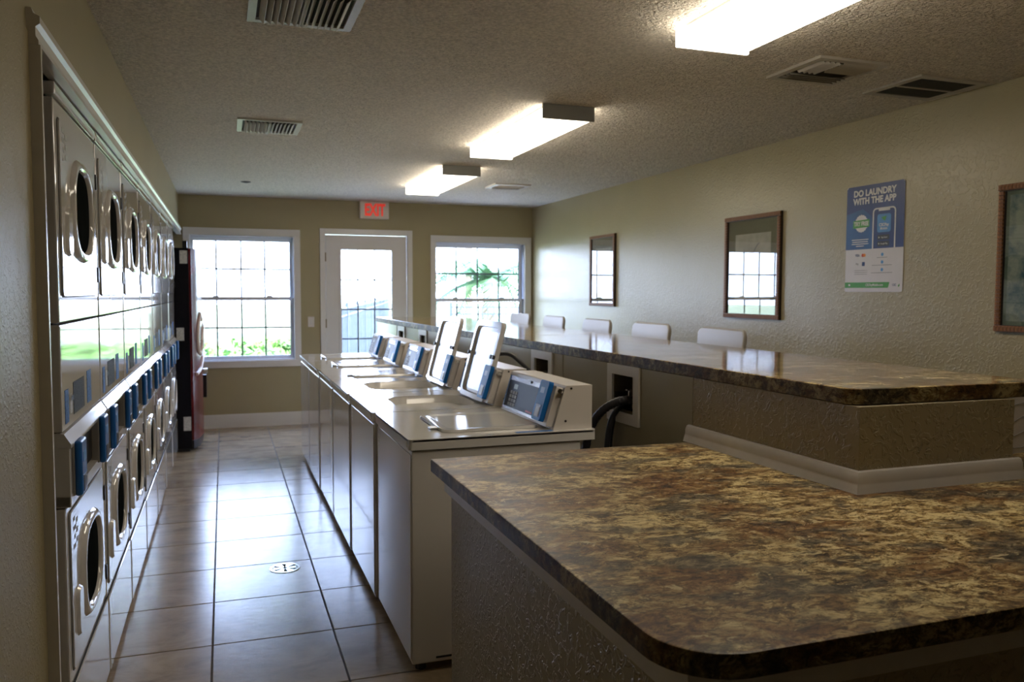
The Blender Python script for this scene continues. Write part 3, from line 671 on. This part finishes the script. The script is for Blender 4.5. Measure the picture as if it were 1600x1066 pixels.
hose([(1.785, 3.36, 1.01), (1.725, 3.365, .985), (1.665, 3.37, .90), (1.65, 3.38, .70), (1.65, 3.38, .25), (1.64, 3.36, .014)], .013, 'water_hose', 'thinner black water hose just right of the thick drain hose', False)
hose([(1.79, 3.40, 1.01), (1.73, 3.405, .975), (1.69, 3.405, .88), (1.685, 3.42, .70), (1.685, 3.42, .25), (1.675, 3.44, .014)], .013, 'water_hose', 'black water hose hanging against the pony wall', False)
for k, (ya, yb) in enumerate(holes[1:4]):
    c = (ya+yb)/2
    hose([(1.76, c+.05, 1.00), (1.66, c+.05, 1.03), (1.56, c+.16, 1.135), (1.50, c+.30, 1.128), (1.47, c+.38, 1.128)] if k == 0 else [(1.74, c+.05, 1.00), (1.64, c+.05, 1.03), (1.56, c+.1, 1.00), (1.53, c+.14, .8), (1.52, c+.15, .022)], .012, 'water_hose',
         ['black hose looping over the second washer console', 'black hose from the outlet box behind the nearer raised lid', 'black hose from the outlet box behind the farther raised lid'][k])
t = thing('wall_outlet', 'small dim electrical outlet low on the pony wall beside the hoses', 'outlet', (PX+SH*1.95-.001, 3.86, .93))
B().box(-.006, 0, -.055, .055, -.035, .035, .003).done('plate', M_grey, t); B().box(-.009, -.006, -.02, .02, -.015, .015, .002).done('socket', M_gap, t)

def counter(name, poly, z0, z1, mtop, medge, parent=None, r=.006):
    b = B()
    def off(d):
        n = len(poly); out = []
        for i in range(n):
            p0, p1, p2 = Vector(poly[i-1]), Vector(poly[i]), Vector(poly[(i+1) % n]); e1 = (p1-p0).normalized(); e2 = (p2-p1).normalized()
            nn = (Vector((e1.y, -e1.x))+Vector((e2.y, -e2.x))).normalized(); out.append(p1-nn*d)
        return out
    rings = [(r*.5, z0), (0, z0+.002), (0, z1-r), (r*.3, z1-r*.3), (r, z1)]
    b.loops([[Vector((p.x, p.y, z)) for p in off(d)] for d, z in rings])
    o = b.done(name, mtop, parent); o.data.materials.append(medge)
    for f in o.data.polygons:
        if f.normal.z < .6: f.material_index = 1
    return o
def corner(cx, cy, r, a0, a1, n=10): return [(cx+r*math.cos(math.radians(a0+(a1-a0)*k/n)), cy+r*math.sin(math.radians(a0+(a1-a0)*k/n))) for k in range(n+1)]
BX0 = PX-.006
def bx(y): return BX0+SH*(y-2)
seam = 5.06
near_poly = corner(bx(2)+.05, 1.925+.05, .05, 180, 270) + [(2.50, 1.915), (2.50, seam-.12), (bx(seam), seam)]
far_poly = [(bx(seam), seam+.002), (2.50, seam-.118), (2.50, 9.02), (bx(9.0), 9.02)]
bar = thing('bar_counter', 'long raised bar counter in glossy brown granite-pattern laminate', 'counter', (0, 0, 0))
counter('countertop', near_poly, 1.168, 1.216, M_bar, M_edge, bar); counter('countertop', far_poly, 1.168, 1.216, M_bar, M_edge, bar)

pen = thing('peninsula_counter', 'wide low counter in brown granite-pattern laminate filling the foreground', 'counter', (0, 0, 0))
poly = corner(.675+.135, 1.098+.135, .135, 180, 270) + [(3.05, 1.098), (3.05, 2.775), (.675, 2.775)]
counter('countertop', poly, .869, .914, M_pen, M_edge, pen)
B().box(.735, 3.00, 1.175, 2.72, 0, .866).done('base_wall', M_plaster, pen)
B().ring([(.715, 1.150), (3.02, 1.150), (3.02, 2.74), (.715, 2.74)], [(.7355, 1.1745), (2.999, 1.1745), (2.999, 2.7205), (.7355, 2.7205)], lambda a, b: Vector((a, b, .805)), lambda a, b: Vector((a, b, .8685))).done('apron_trim', M_trim_dull, pen)

# booklet at the right edge
bk = thing('folded_booklet', 'white paper with grey curved lines at the right edge behind the bar riser', 'paper', (2.55, 2.16, .914), .15)
B().box(0, .28, 0, .012, 0, .215, .001).done('pages', M_posterw, bk)
for q in range(4): B().tube([Vector((.01+.05*k, -.001, .03+q*.048+.012*math.sin(k*1.3+q))) for k in range(6)], .0015, 6).done('curved_line', M_greyink, bk)

# ------------------------------------------------------------------ stools
def make_stool():
    t = bpy.data.objects.new('bar_stool', None); COL.objects.link(t)
    # back: rounded trapezoid, curved in plan
    def ring(d, off):
        pts = rrect(-.255, .255, 0, .42, .055, 6); out = []
        for a, b in pts:
            k = 1-.10*(1-b/.42); a2 = a*k*off; b2 = .21+(b-.21)*off
            out.append(Vector((d-.30*a2*a2-.10*(.42-b2), a2, .865+b2)))
        return out
    B().loops([ring(.20, .965), ring(.207, 1), ring(.222, 1), ring(.230, .965)]).done('backrest', M_stool, t)
    B().loops([[Vector((a, b, z)) for a, b in rrect(-.21+q, .20-q, -.23+q, .23-q, .07, 6)] for z, q in ((.755, .02), (.762, 0), (.79, 0), (.80, .02))]).done('seat', M_stool, t)
    for s in (-1, 1): B().tube([(.14, s*.14, .77), (.19, s*.14, .80), (.195, s*.14, .98)], .012, 8).done('back_support', M_chrome, t)
    B().cyl((0, 0, .03), (0, 0, .755), .025, 16).done('pedestal', M_chrome, t)
    B().lathe([(.21, 0), (.21, .012), (.10, .022), (.03, .04)], (0, 0, 0), 32).done('base_plate', M_chrome, t)
    B().tube([(.16*math.cos(a_)-.02, .16*math.sin(a_), .30) for a_ in [2*PI*k/24 for k in range(25)]], .009, 8).done('foot_ring', M_chrome, t)
    return t
st = make_stool()
slab_ = ['white bar stool nearest the camera, its back just above the bar', 'white bar stool second from the near end, below the middle framed picture', 'white bar stool in the middle of the five behind the bar', 'white bar stool second from the far end of the bar', 'white bar stool farthest away, next to the right-hand window']
for i, (y, rz) in enumerate(((4.20, -.02), (5.04, .02), (5.91, 0), (6.80, -.03), (7.66, .03))):
    o = st if i == 0 else copy_tree(st)
    tag(o, slab_[i], 'stool', 'white bar stools behind the bar'); o.location = (2.61-.005*i, y-.0, 0); o.rotation_euler.z = rz

# ------------------------------------------------------------------ right wall pictures, poster
RW = Matrix(((0, 0, -1, 0), (-1, 0, 0, 0), (0, 1, 0, 0), (0, 0, 0, 1)))    # local x -> -y, y -> z, z -> -x
def picture(yc, zc, w, h, lab, kind):
    t = thing('framed_picture', lab, 'picture', (XR, yc, zc)); f = lambda d: (lambda a, b: RW @ Vector((a, b, d)))
    fw = .034; o_ = rrect(-w/2, w/2, -h/2, h/2, .002, 1)
    fr = B().ring(rrect(-w/2+.001, w/2-.001, -h/2+.001, h/2-.001, .002, 1), rrect(-w/2+fw, w/2-fw, -h/2+fw, h/2-fw, .002, 1), f(0), f(.018)).done('frame', M_framed, t)
    # segmented burl facing
    seg = .019; done = []
    for sx_, sy_ in ((0, 1), (0, -1), (1, 0), (-1, 0)):
        L_ = w if sy_ else h-2*fw; n = int(L_/seg); me = None
        for k in range(n):
            c = -L_/2+(k+.5)*L_/n; hw = L_/n/2-.0006
            if me is None:
                b = B(); bm_ = (lambda a, b_, d: RW @ Vector((a, b_, d)))
                if sy_: ring = [[(-hw, -fw/2+.003), (hw, -fw/2+.003), (hw, fw/2-.002), (-hw, fw/2-.002)]]
                else: ring = [[(-fw/2+.003, -hw), (fw/2-.003, -hw), (fw/2-.003, hw), (-fw/2+.003, hw)]]
                p_ = ring[0]; b.loops([[bm_(a, c_, .018) for a, c_ in p_], [bm_(a*.9, c_*.9, .026) for a, c_ in p_]])
                o = b.done('burl_segment', M_frame, t); me = o
            else:
                o = me.copy(); COL.objects.link(o); o.parent = t
            a, b2 = (c, sy_*(h/2-fw/2)) if sy_ else (sx_*(w/2-fw/2), c)
            o.location = RW @ Vector((a, b2, 0))
    wi, hi = w-2*fw, h-2*fw
    B().prism(rrect(-wi/2, wi/2, -hi/2, hi/2, .001, 1), f(.002), f(.006)).done('mat_board', M_mat3 if kind == 3 else M_mat1, t)
    if kind == 3:
        B().prism(rrect(-wi/2+.018, wi/2-.018, -hi/2+.02, hi/2-.02, .001, 1), f(.006), f(.007)).done('print', M_art, t)
        for k in range(5): B().prism(rrect(-.20+k*.09, -.15+k*.09, -.16, .10+.05*math.sin(k*2.1), .004, 2), f(.007), f(.0074)).done('painted_tower', M_mat3, t)
    else:
        B().prism(rrect(-wi/2+.085, wi/2-.085, -hi/2+.10, hi/2-.10, .001, 1), f(.006), f(.007)).done('print', M_paper, t)
        B().tube([f(.0075)(-.10+.02*k, .12-.05*math.sin(k*.5)) for k in range(10)], .003, 6).done('ink_stroke', M_greyink, t)
    B().prism(rrect(-wi/2, wi/2, -hi/2, hi/2, .001, 1), f(.0125), f(.0145)).done('picture_glass', M_picglass, t)
picture(7.455, 1.713, .570, .712, 'small framed picture farthest away on the right wall', 1)
picture(4.995, 1.683, .655, .745, 'framed picture in the middle of the right wall, window mirrored in its glass', 2)
picture(2.67, 1.668, .68, .715, 'framed teal painting cut off by the right edge of the photo', 3)

PO = thing('laundry_app_poster', 'blue and white poster headed DO LAUNDRY WITH THE APP', 'poster', (XR, 4.061, 1.505))
PW, PH = .450, .627
def pf_(d): return lambda a, b: RW @ Vector((a*PW, (1-b)*PH, d))
def pshape(name, m, pts, d0, d1, par=PO): return B().prism(pts, pf_(d0), pf_(d1)).done(name, m, par)
def prr(x0, x1, y0, y1, r=.02):      # rounded rect in poster fractions, true round corners
    return [(a/PW, b/PH) for a, b in rrect(x0*PW, x1*PW, y0*PH, y1*PH, r, 4)]
pshape('board', M_posterw, prr(0, 1, 0, 1, .014), .001, .004)
top = [(0, .598), (1, .598), (1, .022), (.97, 0), (.03, 0), (0, .022)]
pshape('blue_panel', M_posterb, top, .004, .0043)
pshape('blue_fade', M_posterm, [(0, .598), (.48, .598), (.46, .3), (.30, .22), (0, .26)], .0043, .0045)
def ptxt(s, u, v_, size, m, sx_=1, bold=0, d=.0049, name='lettering', par=PO):
    text(name, s, size, m, par, RW @ Matrix.Translation((u*PW, (1-v_)*PH, d)), .0002, bold, sx=sx_)
ptxt('DO LAUNDRY', .49, .073, .052, M_white_ink, .98, .0020); ptxt('WITH THE APP', .49, .148, .052, M_white_ink, .95, .0020)
ph_o = prr(.475, .865, .225, .72, .025); ph_i = prr(.495, .845, .238, .70, .018)
ring_o = [(a, min(b, .598)) for a, b in ph_o]; ring_i = [(a, min(b, .598)) for a, b in ph_i]
B().ring(ring_o, ring_i, pf_(.0046), pf_(.0052)).done('phone_outline', M_white_ink, PO)
pshape('phone_notch', M_white_ink, prr(.575, .765, .236, .256, .004), .0046, .0052)
ic = pshape('app_icon', M_icon, prr(.555, .785, .285, .452, .014), .0046, .0050)
pshape('icon_mark', M_green, [(.625, .315), (.71, .305), (.69, .35), (.655, .338)], .0050, .0054)
ptxt('CSCPay', .67, .385, .024, M_white_ink, .95, .0006, .0054); ptxt('Mobile', .67, .418, .021, M_white_ink, .95, .0002, .0054)
for s, v0 in (('App Store', .475), ('Google Play', .533)):
    pshape('store_badge', M_darkink, prr(.565, .765, v0, v0+.046, .004), .0046, .0050); ptxt(s, .68, v0+.024, .0125, M_white_ink, .9, 0, .0052)
    pshape('badge_mark', M_white_ink, [(.585, v0+.014), (.605, v0+.023), (.585, v0+.032)], .0050, .0053)
sc = [((.275+(.118 if k % 2 else .108)*math.cos(2*PI*k/36)*1.0), .355+(.085 if k % 2 else .078)*math.sin(2*PI*k/36)) for k in range(36)]
pshape('seal', M_white_ink, sc, .0046, .0050)
pshape('seal_banner', M_green, [(.13, .325), (.42, .318), (.42, .390), (.13, .397)], .0050, .0053)
ptxt('TRY FREE', .275, .358, .034, M_white_ink, .82, .0012, .0056)
for k, w_ in enumerate((.30, .28, .30, .14)): pshape('fine_print', M_white_ink, prr(.26-w_/2, .26+w_/2, .503+k*.020, .510+k*.020, .001), .0046, .0049)
ptxt('VISA', .22, .655, .020, M_posterb, .9, .0006); 
for cx_, m_ in ((.315, M_redink), (.345, M_orange)): pshape('card_circle', m_, [(cx_+.022*math.cos(2*PI*k/20), .655+.016*math.sin(2*PI*k/20)) for k in range(20)], .004, .0044+(.0002 if m_ is M_orange else 0))
ptxt('Pay', .22, .735, .018, M_darkink, .9); pshape('card_logo', M_posterb, prr(.305, .355, .718, .756, .002), .004, .0045)
for k, v0 in enumerate((.655, .725, .795)):
    pshape('step_icon', M_icon, [(.655+.022*math.cos(2*PI*q/20), v0+.016*math.sin(2*PI*q/20)) for q in range(20)], .004, .0045)
    w_ = (.18, .34, .36)[k]; pshape('fine_print', M_greyink, prr(.65-w_/2, .65+w_/2, v0+.025, v0+.031, .001), .004, .0044)
for k in range(3): pshape('fine_print', M_greyink, prr(.17, .40, .795+k*.018, .800+k*.018, .001), .004, .0044)
pshape('green_band', M_green, [(0, .91), (.79, .91), (.765, .962), (0, .962)], .004, .0045)
ptxt('CSCPayMobile.com', .53, .936, .021, M_white_ink, .82, .0003); pshape('band_mark', M_white_ink, prr(.07, .10, .928, .944, .001), .0045, .0048)
ptxt('CSC', .87, .937, .018, M_posterb, .9, .0004); pshape('leaf_mark', M_green, [(.925, .945), (.955, .925), (.955, .945), (.94, .955)], .004, .0045)

# ------------------------------------------------------------------ floor drain
dn = thing('floor_drain', 'round metal floor drain in the tiled aisle', 'drain', (.288, 4.52, 0))
B().ring(sup(0, 0, .080, .080, 2, 32), sup(0, 0, .066, .066, 2, 32), lambda a, b: Vector((a, b, .0002)), lambda a, b: Vector((a, b, .003))).done('drain_rim', M_chrome, dn)
B().prism(sup(0, 0, .066, .066, 2, 32), lambda a, b: Vector((a, b, .0002)), lambda a, b: Vector((a, b, .0008))).done('drain_well', M_gap, dn)
for k in range(6):
    B().prism([(.012, -.004), (.060, -.020), (.060, .020), (.012, .004)], lambda a, b: Matrix.Rotation(k*PI/3, 3, 'Z') @ Vector((a, b, .0009)), lambda a, b: Matrix.Rotation(k*PI/3, 3, 'Z') @ Vector((a, b, .0022))).done('drain_blade', M_chrome, dn)

# ------------------------------------------------------------------ outside
struct(B().box(-60, 90, YB+.2, 110, -.35, -.20).done('lawn_ground', M_grass))
struct(B().box(1.2, 12, YB+.16, 14.5, -.2, -.06).done('patio_slab', M_concrete))
def fence(A, Bp, n_panel, h, lab, z0):
    A = Vector(A); Bp = Vector(Bp); d = (Bp-A).normalized(); L_ = (Bp-A).length
    t = thing('picket_fence', lab, 'fence', (A.x, A.y, z0), math.atan2(d.y, d.x))
    B().box(0, L_, -.012, .012, h-.16, h-.13).done('rail', M_fence, t); B().box(0, L_, -.012, .012, .12, .15).done('rail', M_fence, t); B().box(0, L_, -.012, .012, h-.03, h).done('rail', M_fence, t)
    post = B().box(-.03, .03, -.03, .03, 0, h+.08, .004).done('fence_post', M_fence, t)
    for k in range(1, n_panel+1):
        o = post.copy(); COL.objects.link(o); o.parent = t; o.location = (L_*k/n_panel, 0, 0)
    pk = B().box(-.008, .008, -.008, .008, .05, h).done('picket', M_fence, t); pk.location = (.1, 0, 0)
    n = min(int(L_/.115), 290)
    for k in range(2, n):
        o = pk.copy(); COL.objects.link(o); o.parent = t; o.location = (L_*k/n, 0, 0)
fence((1.55, 12.6, 0), (6.5, 34, 0), 9, 1.42, 'dark metal picket fence running away from the door outside', -.2)
fence((4.05, 15.0, 0), (8.6, 14.0, 0), 3, 1.42, 'dark metal picket fence outside the right-hand window', -.2)
def leafy(t, n, cx, cy, cz, rx, ry, rz, ls, m, name, seed):
    rnd = random.Random(seed); b = B()
    for _ in range(n):
        while True:
            p = Vector((rnd.uniform(-1, 1), rnd.uniform(-1, 1), rnd.uniform(-1, 1)))
            if p.length < 1: break
        p = p.normalized()*(p.length**.5); c = Vector((cx+p.x*rx, cy+p.y*ry, cz+p.z*rz))
        a = Vector((rnd.uniform(-1, 1), rnd.uniform(-1, 1), rnd.uniform(-.6, .6))).normalized()*ls; q = a.orthogonal().normalized()*ls*.35
        vs = [b.bm.verts.new(c-a), b.bm.verts.new(c+q), b.bm.verts.new(c+a), b.bm.verts.new(c-q)]; b.bm.faces.new(vs)
    o = b.done(name, m, t); o['kind'] = 'stuff'; return o
def bush(x, y, r, h, lab, seed):
    t = thing('shrub', lab, 'shrub', (x, y, -.2), 0)
    leafy(t, 1500, 0, 0, h*.5, r, r*.8, h*.55, .10, M_leaf, 'foliage', seed)
    for k in range(4): B().tube([(0, 0, 0), (.3*r*math.cos(k*1.6), .3*r*math.sin(k*1.6), h*.6)], .02, 6).done('stem', M_bark, t)
for k, (x, y, r, h, lab) in enumerate(((-.75, 14.2, .75, .95, 'green shrub low outside the left window, near the vending machine'), (.55, 17.2, .8, .75, 'green shrub outside the left window, middle of three'), (1.0, 13.0, .45, .95, 'green shrub outside the left window beside its right jamb'))): bush(x, y, r, h, lab, k)
def palm(x, y, h, lab, lean, nf, fl, seed):
    rnd = random.Random(seed); t = thing('palm_tree', lab, 'tree', (x, y, -.2), 0)
    B().tube([(lean*(k/8)**2, 0, h*k/8) for k in range(9)], .16, 12, True).done('trunk', M_bark, t)
    for k in range(nf):
        az = 2*PI*k/nf+rnd.uniform(-.2, .2); el = rnd.uniform(.1, 1.1); b = B(); P = []
        for q in range(9):
            s_ = q/8*fl; P.append(Vector((lean+math.cos(az)*s_*math.cos(el*.6), math.sin(az)*s_*math.cos(el*.6), h+s_*math.sin(el)-(s_**2)*.42)))
        b.tube(P, .02, 5)
        side = Vector((-math.sin(az), math.cos(az), 0))
        for q in range(1, 9):
            for e_ in range(3):
                p = P[q-1].lerp(P[q], e_/3)
                for s2 in (-1, 1):
                    tip = p+side*s2*fl*.28*(1-.5*q/9)+(P[q]-P[q-1])*1.0+Vector((0, 0, -.12)); w_ = (P[q]-P[q-1]).normalized()*.035
                    b.bm.faces.new([b.bm.verts.new(v_) for v_ in (p-w_, p+w_, tip)])
        b.done('palm_frond', M_leaf2, t)
palm(5.55, 17.5, 1.95, 'palm tree with green fronds seen through the right-hand window', .1, 26, 1.7, 3)
t = thing('tall_trunk', 'tall bare tree trunk behind the palm outside the right window', 'tree', (6.6, 22.5, -.2)); B().tube([(0, 0, k*1.0) for k in range(10)], .11, 12, True).done('trunk', M_bark, t); leafy(t, 900, 0, 0, 9, 2, 2, 1.6, .3, M_leaf, 'foliage', 9)
t = thing('tall_trunk', 'tall bare tree trunk outside the left window near its right jamb', 'tree', (2.05, 26.5, -.2)); B().tube([(0, 0, k*1.0) for k in range(10)], .11, 12, True).done('trunk', M_bark, t); leafy(t, 900, 0, 0, 9, 2, 2, 1.6, .3, M_leaf, 'foliage', 10)
